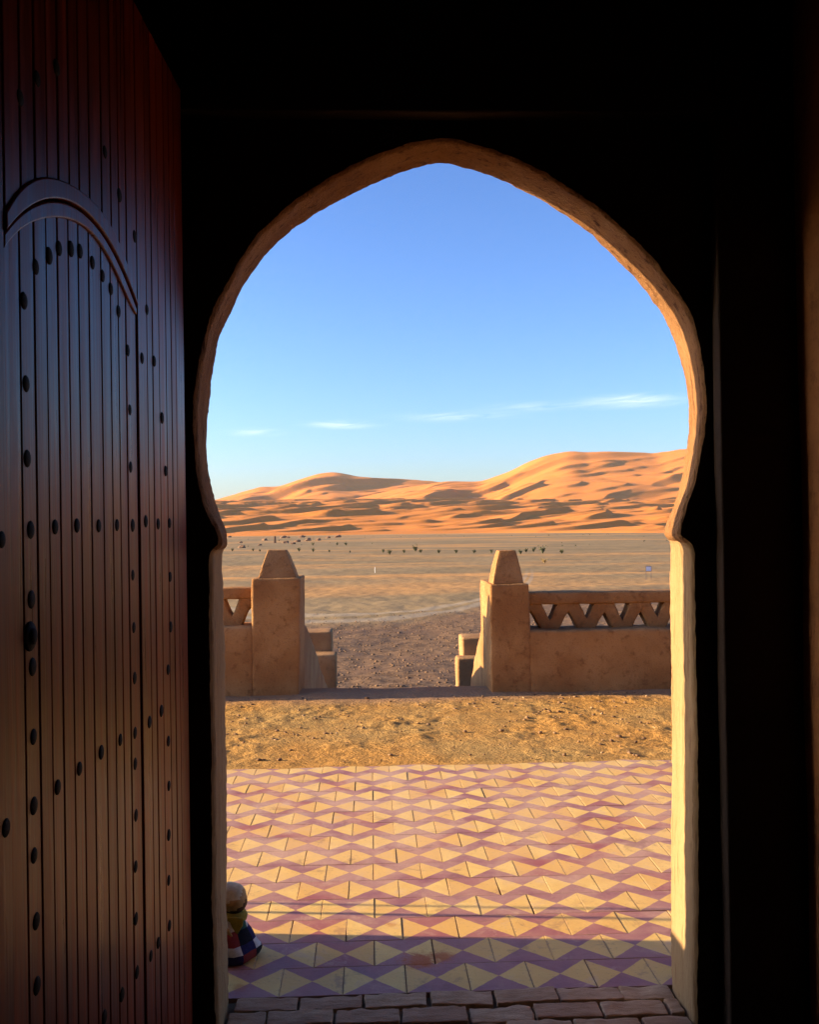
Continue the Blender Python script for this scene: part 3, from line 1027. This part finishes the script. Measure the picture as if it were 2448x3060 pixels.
band('arch_moulding', MID, OUT, 0.0035, 0.004, 0.005)
band('wicket_moulding', INN, MID, -0.004, -0.0015, 0.001)
STUDS = [(1.129, 1.841), (1.073, 1.909), (1.011, 1.943), (0.959, 1.967), (0.898, 1.982), (0.846, 1.992), (0.772, 1.991), (0.707, 1.98), (0.648, 1.963), (0.596, 1.931), (0.53, 1.856), (0.425, 1.855), (0.31, 1.867), (0.374, 1.98), (0.478, 2.12), (1.121, 1.711), (0.693, 2.232), (0.591, 2.178), (0.523, 1.728), (0.244, 1.736), (1.117, 1.594), (0.518, 1.601), (0.211, 1.605), (1.235, 1.464), (1.111, 1.476), (0.997, 1.48), (0.882, 1.478), (0.753, 1.476), (0.628, 1.476), (0.51, 1.474), (0.411, 1.479), (0.293, 1.476), (0.173, 1.472), (1.11, 1.366), (0.513, 1.362), (0.178, 1.335), (0.51, 1.246), (0.175, 1.204), (1.109, 1.255), (0.51, 1.136), (0.213, 1.104), (0.287, 1.013), (0.404, 1.014), (0.511, 1.015), (0.22, 0.926), (0.627, 1.021), (0.758, 1.027), (1.111, 1.141), (0.886, 1.031), (0.515, 0.944), (1.0, 1.032), (0.222, 0.809), (1.113, 1.033), (1.235, 1.037), (0.517, 0.83), (0.228, 0.693), (1.112, 0.956), (0.522, 0.718), (0.234, 0.579), (1.111, 0.848), (0.523, 0.603), (0.233, 0.465), (0.343, 0.472), (0.418, 0.478), (0.522, 0.485), (1.109, 0.744), (0.638, 0.494), (0.76, 0.509), (1.139, 2.16), (1.064, 2.219), (0.972, 2.281), (0.886, 0.49), (1.0, 0.49), (1.111, 0.6), (1.111, 0.49)]


def lathe_bm(prof, seg=14, axis='z'):
    bm = bmesh.new()
    rings_ = []
    for (rr, z) in prof:
        if rr < 1e-6:
            rings_.append([bm.verts.new((0, 0, z))])
        else:
            rings_.append([bm.verts.new((rr * math.cos(2 * PI * k / seg), rr * math.sin(2 * PI * k / seg), z)) for k in range(seg)])
    for a, b in zip(rings_[:-1], rings_[1:]):
        for k in range(seg):
            k2 = (k + 1) % seg
            if len(a) == 1:
                bm.faces.new((a[0], b[k], b[k2]))
            elif len(b) == 1:
                bm.faces.new((a[k], a[k2], b[0]))
            else:
                bm.faces.new((a[k], a[k2], b[k2], b[k]))
    return bm


so = bm_obj('stud', lathe_bm([(0.0122, -0.002), (0.0122, 0.0006), (0.0105, 0.0018), (0.0075, 0.0027), (0.0035, 0.0032), (0, 0.0034)], 12), MAT['iron'], door)
for k_, (u, v) in enumerate(STUDS):
    s_ = so if k_ == 0 else link(so.copy(), door)
    w_ = -0.004 if (0.465 < u < 1.205 and v < curve(INN, u)) else 0.0
    s_.location = (u + rp.gauss(0, 0.0015), v + rp.gauss(0, 0.0015), w_)
    q = rp.uniform(1.06, 1.26)
    s_.scale = (q, q, q)
    if w_ < 0:
        s_.parent = wicket
kn = bm_obj('knob', lathe_bm([(0.030, -0.006), (0.030, 0.003), (0.027, 0.006), (0.018, 0.008), (0.016, 0.012), (0.010, 0.015), (0, 0.016)], 18), MAT['iron'], door)
kn.parent = wicket
kn.scale = (0.8, 0.8, 0.7)
kn.location = (1.121, 1.307, -0.004)

# ------------------------------------------------------------------ parapet, piers and steps


def group_obj(root):
    def f(name, bm, mat, seed=0.0, bev=0.02, step=0.07, amp=0.008, freq=4.0):
        soften(bm, bev, step, amp, freq, seed)
        o_ = bm_obj(name, bm, mat, None, True)
        o_.parent = root
        o_.matrix_parent_inverse = Matrix.Translation(-Vector(root.location))
        return o_
    return f


def frustum(x0, x1, y0, y1, z0, z1, tx0, tx1, ty0, ty1, bulge=0.02):
    bm = bmesh.new()
    rr = []
    for k in range(5):
        t = k / 4
        b = bulge * 4 * t * (1 - t)
        xa, xb = x0 + (tx0 - x0) * t - b, x1 + (tx1 - x1) * t + b
        ya, yb = y0 + (ty0 - y0) * t - b, y1 + (ty1 - y1) * t + b
        z = z0 + (z1 - z0) * t
        rr.append([bm.verts.new(p) for p in ((xa, ya, z), (xb, ya, z), (xb, yb, z), (xa, yb, z))])
    for a, b in zip(rr[:-1], rr[1:]):
        for k in range(4):
            bm.faces.new((a[k], a[(k + 1) % 4], b[(k + 1) % 4], b[k]))
    bm.faces.new(rr[0][::-1])
    bm.faces.new(rr[-1])
    bmesh.ops.recalc_face_normals(bm, faces=bm.faces)
    return bm


# piers
pl = empty('gate_pier', (-0.84, 8.9, 0))
tag(pl, 'left mud pier with tapered cap beside the steps', 'pier', 'gate piers at the head of the steps')
f = group_obj(pl)
f('shaft', frustum(-1.052, -0.640, 8.70, 9.36, -0.4, 1.017, -1.042, -0.618, 8.70, 9.40, 0.0), MAT['mud'], 1.0, 0.018, 0.07, 0.010)
f('cap', frustum(-0.992, -0.655, 8.74, 9.12, 1.012, 1.262, -0.910, -0.752, 8.84, 9.02, 0.003), MAT['mud'], 2.0, 0.007, 0.05, 0.006)
pr = empty('gate_pier', (1.22, 8.8, 0))
tag(pr, 'right mud pier with tapered cap and sunlit left side', 'pier', 'gate piers at the head of the steps')
f = group_obj(pr)
f('shaft', frustum(1.046, 1.400, 8.60, 9.36, -0.4, 0.945, 1.045, 1.389, 8.60, 9.40, 0.0), MAT['mud'], 3.0, 0.018, 0.07, 0.010)
f('cap', frustum(1.078, 1.345, 8.66, 8.99, 0.940, 1.234, 1.146, 1.293, 8.74, 8.92, 0.007), MAT['mud'], 4.0, 0.007, 0.05, 0.006)


def parapet(name, label, x0, x1, yf, ztop_low, zr0, zr1, phase, seed, base=-0.4):
    root = empty(name, ((x0 + x1) / 2, yf + 0.2, 0))
    tag(root, label, 'parapet', 'openwork parapets along the forecourt edge')
    f_ = group_obj(root)
    f_('low_wall', box_bm(x0, x1, yf, yf + 0.42, base, ztop_low), MAT['mud'], seed, 0.03, 0.10, 0.012, 3.0)
    yb = yf + 0.16
    f_('top_rail', box_bm(x0, x1, yb - 0.012, yb + 0.182, zr0, zr1), MAT['mud'], seed + 1, 0.02, 0.08, 0.009, 4.0)
    per = 0.325
    k0 = int(math.floor((x0 - phase) / per)) - 1
    k1 = int(math.ceil((x1 - phase) / per)) + 1
    rr = random.Random(int(seed * 10))
    for k in range(k0, k1):
        for sgn in (-1, 1):
            xb = phase + k * per + rr.gauss(0, 0.008)
            xt = xb + sgn * 0.158 + rr.gauss(0, 0.008)
            if min(xb, xt) < x0 + 0.0 or max(xb, xt) > x1 - 0.0:
                continue
            w = 0.066
            zb, zt_ = ztop_low - 0.03, zr0 + 0.03
            pts = [(xb - w * 1.1, zb), (xb + w * 1.1, zb), ((xb + xt) / 2 + w * 0.92, (zb + zt_) / 2), (xt + w * 1.25, zt_), (xt - w * 1.25, zt_), ((xb + xt) / 2 - w * 0.92, (zb + zt_) / 2)]
            f_('strut', prism_bm(pts, 'y', yb, yb + 0.165), MAT['mud'], seed + k * 0.77 + sgn, 0.016, 0.05, 0.008, 8.0)
    return root


parapet('openwork_parapet', 'long mud parapet with triangular openings, right of the right pier', 1.375, 6.5, 8.60, 0.535, 0.748, 0.856, 1.600, 7.0)
parapet('openwork_parapet', 'short visible end of mud parapet left of the left pier', -6.0, -1.03, 8.70, 0.598, 0.828, 0.930, -1.225, 9.0)

# flight of steps going down to the plain, with raking side walls and end blocks
st = empty('stair_flight', (0.2, 10.5, -0.7))
tag(st, 'steps leading down from the forecourt between low mud walls', 'steps')
f = group_obj(st)
f('landing', box_bm(-0.64, 1.05, 8.80, 9.02, -0.6, -0.012), MAT['mudcap'], 11, 0.02, 0.15, 0.006)
for k in range(8):
    zt_ = -0.012 - 0.165 * (k + 1)
    f('step', box_bm(-0.62, 1.04, 9.021 + 0.36 * k, 9.36 + 0.36 * k + 0.02, zt_ - 0.35, zt_), MAT['mudcap'], 12 + k, 0.02, 0.2, 0.006)
prof = [(9.30, 0.53), (9.75, 0.50), (10.1, 0.41), (10.5, 0.29), (11.0, 0.145), (11.6, -0.03), (12.25, -0.235), (12.9, -0.435), (13.6, -0.64), (14.4, -0.87), (14.4, -1.9), (9.30, -1.9)]
f('side_wall', prism_bm(prof, 'x', -0.88, -0.632), MAT['mudcap'], 21, 0.03, 0.16, 0.010)
prof = [(9.30, 0.50), (9.5, 0.45), (9.83, 0.29), (10.2, 0.06), (10.56, -0.24), (11.0, -0.62), (11.6, -1.0), (11.6, -1.9), (9.30, -1.9)]
f('side_wall', prism_bm(prof, 'x', 1.058, 1.30), MAT['mudcap'], 22, 0.03, 0.12, 0.010)
bl = empty('stair_block', (-0.7, 14.9, -1.4))
tag(bl, 'stepped mud block at the foot of the steps, left side', 'block', 'stepped blocks at the foot of the steps')
f = group_obj(bl)
f('lower_block', box_bm(-1.1, -0.515, 14.45, 14.85, -1.9, -0.39), MAT['mudcap'], 31, 0.03, 0.12, 0.010)
f('upper_block', box_bm(-1.2, -0.595, 14.86, 15.4, -1.9, -0.10), MAT['mudcap'], 32, 0.03, 0.12, 0.010)
br = empty('stair_block', (1.25, 12.2, -1.3))
tag(br, 'stepped mud block at the foot of the steps, right side', 'block', 'stepped blocks at the foot of the steps')
f = group_obj(br)
f('lower_block', box_bm(1.043, 1.50, 12.0, 12.30, -1.9, -0.150), MAT['mudcap'], 33, 0.03, 0.12, 0.010)
f('upper_block', box_bm(1.135, 1.6, 12.31, 12.8, -1.9, 0.062), MAT['mudcap'], 34, 0.03, 0.12, 0.010)

# ------------------------------------------------------------------ patchwork figure by the left jamb
FC = [('cream_cloth', (0.62, 0.60, 0.56)), ('navy_cloth', (0.025, 0.022, 0.085)), ('green_cloth', (0.03, 0.10, 0.075)), ('black_cloth', (0.012, 0.012, 0.016)), ('red_cloth', (0.24, 0.035, 0.03)), ('olive_cloth', (0.34, 0.27, 0.05)), ('tan_leather', (0.42, 0.25, 0.09)), ('dark_leather', (0.05, 0.022, 0.012)), ('ivory_leather', (0.62, 0.50, 0.30))]
FM = []
for nm, c in FC:
    FM.append(mk_simple(nm, c, tuple(v * 0.75 for v in c), 60, 0.9 if 'cloth' in nm else 0.55, 0.15, 0.002))
fig = empty('patchwork_figure', (-0.490, 3.40, 0))
tag(fig, 'small stuffed figure with patchwork cloth base and round leather head by left jamb', 'figure')
SEG = 24
bodyp = [(0.0, 0.0), (0.075, 0.0), (0.094, 0.012), (0.098, 0.03), (0.096, 0.05), (0.092, 0.068), (0.086, 0.086), (0.078, 0.104), (0.069, 0.122), (0.060, 0.14), (0.054, 0.158), (0.048, 0.178), (0.044, 0.196), (0.0, 0.20)]
bodyp = [(r_, z_ * 0.74) for r_, z_ in bodyp]
bm = lathe_bm(bodyp, SEG)
bm.faces.ensure_lookup_table()
table = [[3, 4, 3, 1, 4, 3, 1, 4], [0, 2, 0, 4, 0, 2, 0, 1], [1, 0, 1, 3, 2, 0, 4, 3], [0, 4, 0, 1, 0, 2, 0, 2]]
for fc_ in bm.faces:
    c = fc_.calc_center_median()
    a = (math.atan2(c.y, c.x) + 0.25) % (2 * PI)
    row = 0 if c.z < 0.035 else 1 if c.z < 0.070 else 2 if c.z < 0.101 else 3
    fc_.material_index = table[row][int(a / (2 * PI) * 8) % 8]
for v in bm.verts:
    v.co += v.normal * 0 + Vector((mnoise.noise(v.co * 22), mnoise.noise(v.co * 22 + Vector((9, 0, 0))), 0)) * 0.012
    an_ = math.atan2(v.co.y, v.co.x)
    kf_ = 1 + 0.07 * math.sin(an_ * 5 + v.co.z * 30) * min(1, v.co.z * 20)
    v.co.x *= kf_
    v.co.y *= kf_
bb = bm_obj('cloth_base', bm, FM, fig)
bm = lathe_bm([(0.0, 0.095), (0.030, 0.096), (0.038, 0.111), (0.046, 0.127), (0.050, 0.142), (0.046, 0.157), (0.030, 0.164), (0.0, 0.166)], 20)
for v in bm.verts:
    v.co.x += 0.006 + 0.010 * math.sin(v.co.z * 60 + v.co.y * 40) * 0.4
o = bm_obj('neck_cloth', bm, FM[5], fig)
bm = prism_bm([(0.0, 0.152), (0.052, 0.146), (0.048, 0.122), (0.026, 0.080)], 'y', -0.052, -0.040)
soften(bm, 0.004, 0.02, 0.003, 20)
bm_obj('scarf_end', bm, FM[5], fig)
bm = prism_bm([(-0.02, 0.122), (0.004, 0.118), (0.030, 0.073), (-0.005, 0.068)], 'y', -0.068, -0.053)
soften(bm, 0.004, 0.02, 0.003, 20)
bm_obj('leather_tongue', bm, FM[6], fig)
bm = bmesh.new()
bmesh.ops.create_uvsphere(bm, u_segments=28, v_segments=18, radius=0.056)
for v in bm.verts:
    v.co.z *= 0.92
    v.co += v.co.normalized() * mnoise.noise(v.co * 24) * 0.010
ax_ = Vector((-0.25, -0.35, 0.9)).normalized()
for fc_ in bm.faces:
    c = fc_.calc_center_median()
    d = c.normalized().dot(ax_) + 0.12 * mnoise.noise(c * 40)
    fc_.material_index = 0 if d > 0.35 else 1 if d > -0.18 else 2
hd = bm_obj('head', bm, [FM[8], FM[6], FM[7]], fig)
hd.location = (0.006, 0.0, 0.198)

# ------------------------------------------------------------------ desert plants, rocks, sign
ORD = ['first', 'second', 'third', 'fourth', 'fifth', 'sixth', 'seventh', 'eighth', 'ninth', 'tenth', 'eleventh', 'twelfth', 'thirteenth', 'fourteenth', 'fifteenth', 'sixteenth', 'seventeenth', 'eighteenth', 'nineteenth', 'twentieth', 'twenty-first', 'twenty-second', 'twenty-third', 'twenty-fourth', 'twenty-fifth']


def tuft(h, n_, spread, seed, w=0.05):
    rr = random.Random(seed)
    bm = bmesh.new()
    for _ in range(n_):
        a = rr.uniform(0, 2 * PI)
        l = h * rr.uniform(0.5, 1.0)
        s = spread * rr.uniform(0.2, 1.0)
        d = Vector((math.cos(a), math.sin(a), 0))
        sd = Vector((-d.y, d.x, 0)) * w * rr.uniform(0.6, 1.3)
        b = d * rr.uniform(0, 0.12) * spread
        pts = [b, b + d * s * 0.4 + up * l * 0.6, b + d * s + up * l * rr.uniform(0.65, 1.0)]
        v0 = [bm.verts.new(pts[0] - sd * 0.5), bm.verts.new(pts[0] + sd * 0.5)]
        v1 = [bm.verts.new(pts[1] - sd), bm.verts.new(pts[1] + sd)]
        v2 = bm.verts.new(pts[2])
        bm.faces.new((v0[0], v0[1], v1[1], v1[0]))
        bm.faces.new((v1[0], v1[1], v2))
        for _k in range(4):
            t = rr.uniform(0.3, 0.95)
            q = b + d * s * t + up * l * t
            e = Vector((rr.uniform(-1, 1), rr.uniform(-1, 1), rr.uniform(-0.2, 1))).normalized() * h * 0.16
            e2 = e.cross(Vector((rr.uniform(-1, 1), rr.uniform(-1, 1), rr.uniform(-1, 1)))).normalized() * h * 0.05
            bm.faces.new([bm.verts.new(q - e2), bm.verts.new(q + e), bm.verts.new(q + e2)])
    return bm


SHRUBS = [(-24.6, 177.5), (-20.7, 175.4), (-19.1, 171.9), (-12.1, 167.9), (-13.4, 231.1), (-9.5, 165.2), (-6.6, 159.4), (-7.7, 231.1), (-5.5, 225.6), (-3.2, 156.5), (2.0, 151.6), (2.8, 141.6), (5.1, 147.7), (7.4, 161.3), (7.6, 148.6), (10.1, 145.1), (12.5, 143.1), (14.8, 140.0), (17.1, 138.8), (20.1, 131.3), (22.7, 143.1), (24.5, 147.1), (23.8, 135.3), (26.0, 133.1)]
HS = [0.8, 0.7, 0.6, 0.9, 1.0, 0.9, 0.6, 1.0, 1.1, 0.5, 0.8, 1.0, 0.8, 1.35, 0.8, 0.8, 0.8, 0.8, 0.8, 0.9, 0.8, 0.9, 1.45, 0.9]
order = sorted(range(len(SHRUBS)), key=lambda i: SHRUBS[i][0] / SHRUBS[i][1])
for rank, i in enumerate(order):
    x, y = SHRUBS[i]
    h_ = HS[i] * 0.85
    z = float(terr(x, y))
    sr = empty('desert_shrub', (x, y, z))
    extra = 'taller ' if HS[i] > 1.3 else ''
    tag(sr, '%sdusty green shrub on the plain, %s shrub from the left' % (extra, ORD[rank]), 'shrub', 'desert shrubs on the plain')
    bm_obj('foliage', tuft(h_, 26, h_ * 0.55, i, 0.05), MAT['leaf'], sr, False)
    bm_obj('stem', lathe_bm([(0.05, -0.1), (0.04, 0.15), (0.02, h_ * 0.5), (0, h_ * 0.55)], 6), MAT['rock'], sr)
rsc = random.Random(77)
bm = bmesh.new()
for k_ in range(170):
    y = 150 + 420 * rsc.random() ** 0.7
    x = rsc.uniform(-0.24, 0.38) * y
    if mnoise.noise(Vector((x * 0.012, y * 0.012, 3))) < -0.05 and k_ > 40:
        continue
    h_ = rsc.uniform(0.2, 0.55)
    z0 = float(terr(x, y))
    t_ = tuft(h_, 5, h_ * 0.9, 500 + k_, 0.09)
    for v in t_.verts:
        v.co += Vector((x, y, z0))
    me_ = bpy.data.meshes.new('tmp')
    t_.to_mesh(me_)
    t_.free()
    bm.from_mesh(me_)
    bpy.data.meshes.remove(me_)
tag(bm_obj('dry_scrub', bm, MAT['leaf'], None, False), 'tiny dry scrub scattered over the far plain', 'scrub', None, 'stuff')
x, y = 17.8, 100.4
gt = bm_obj('grass_tuft', tuft(0.55, 40, 0.5, 99, 0.03), MAT['straw'], None, False)
gt.location = (x, y, float(terr(x, y)))
tag(gt, 'pale dry grass clump on the plain behind the right pier', 'grass tuft')

ROCKS = [(-71.6, 506.8), (-38.4, 294.3), (-27.3, 211.2), (-26.8, 241.0), (-37.1, 348.8), (-38.9, 444.1), (-36.0, 433.6), (-23.5, 275.5), (-20.3, 259.5), (-31.4, 455.8), (-22.3, 303.2), (-20.0, 319.4), (-17.3, 328.5), (-17.2, 405.1), (-14.3, 434.5)]
order = sorted(range(len(ROCKS)), key=lambda i: ROCKS[i][0] / ROCKS[i][1])
for rank, i in enumerate(order):
    x, y = ROCKS[i]
    rr = random.Random(200 + i)
    s = rr.uniform(0.008, 0.016) * y * 0.22
    bm = bmesh.new()
    bmesh.ops.create_icosphere(bm, subdivisions=2, radius=1)
    for v in bm.verts:
        d = 1 + 0.45 * mnoise.noise(v.co * 1.3 + Vector((i * 3.1, 0, 0)))
        v.co = Vector((v.co.x * d * s * rr.uniform(1.2, 1.25), v.co.y * d * s, max(-0.4, v.co.z * d) * s * 0.85))
        v.co.x += v.co.z * 0.5
    rk = bm_obj('rock', bm, MAT['rock'], None, False)
    rk.location = (x, y, float(terr(x, y)) + 0.1 * s)
    tag(rk, 'dark weathered rock near the dune foot, %s rock from the left' % ORD[rank], 'rock', 'rocks at the foot of the dunes')
sp = bm_obj('stone_pillar', soften(frustum(-0.32, 0.32, -0.3, 0.3, -0.2, 1.9, -0.25, 0.25, -0.25, 0.25, 0), 0.05, 0.4, 0.06, 1.5), MAT['rock'], None)
sp.location = (-27.3, 285.0, float(terr(-27.3, 285.0)))
tag(sp, 'thin upright stone pillar among the rocks on the plain', 'pillar')

zs = float(terr(17.94, 63.0))
sg = empty('roadside_sign', (17.94, 63.0, zs))
tag(sg, 'small white framed sign on two thin posts far on the plain', 'sign')
fr = bm_obj('frame', box_bm(-0.185, 0.185, -0.012, 0.012, 0.56, 0.90), MAT['signb'], sg, False)
bm_obj('panel', box_bm(-0.155, 0.155, -0.018, -0.0125, 0.59, 0.87), MAT['signw'], sg, False)
for s in (-0.165, 0.165):
    bm_obj('post', box_bm(s - 0.010, s + 0.010, 0.0125, 0.030, -0.1, 0.88), MAT['signb'], sg, False)
wp = bm_obj('marker_post', lathe_bm([(0.024, -0.1), (0.024, 0.42), (0.018, 0.47), (0.0, 0.48)], 10), MAT['white'], None)
wp.location = (0.37, 79.7, float(terr(0.37, 79.7)))
tag(wp, 'thin white marker post on the plain between the piers', 'post')

# ------------------------------------------------------------------ desert air
hz = bpy.data.materials.new('thin_haze')
hz.use_nodes = True
ht = hz.node_tree
for n_ in list(ht.nodes):
    ht.nodes.remove(n_)
hv = ht.nodes.new('ShaderNodeVolumePrincipled')
hv.inputs['Color'].default_value = (0.92, 0.90, 0.95, 1)
hv.inputs['Density'].default_value = 0.00004
ho = ht.nodes.new('ShaderNodeOutputMaterial')
ht.links.new(hv.outputs[0], ho.inputs['Volume'])
haze = bm_obj('haze', box_bm(-9100, 9100, -9100, 9100, -4.2, 215), hz, None, False)
tag(haze, 'thin dusty air over the desert', 'haze', None, 'stuff')
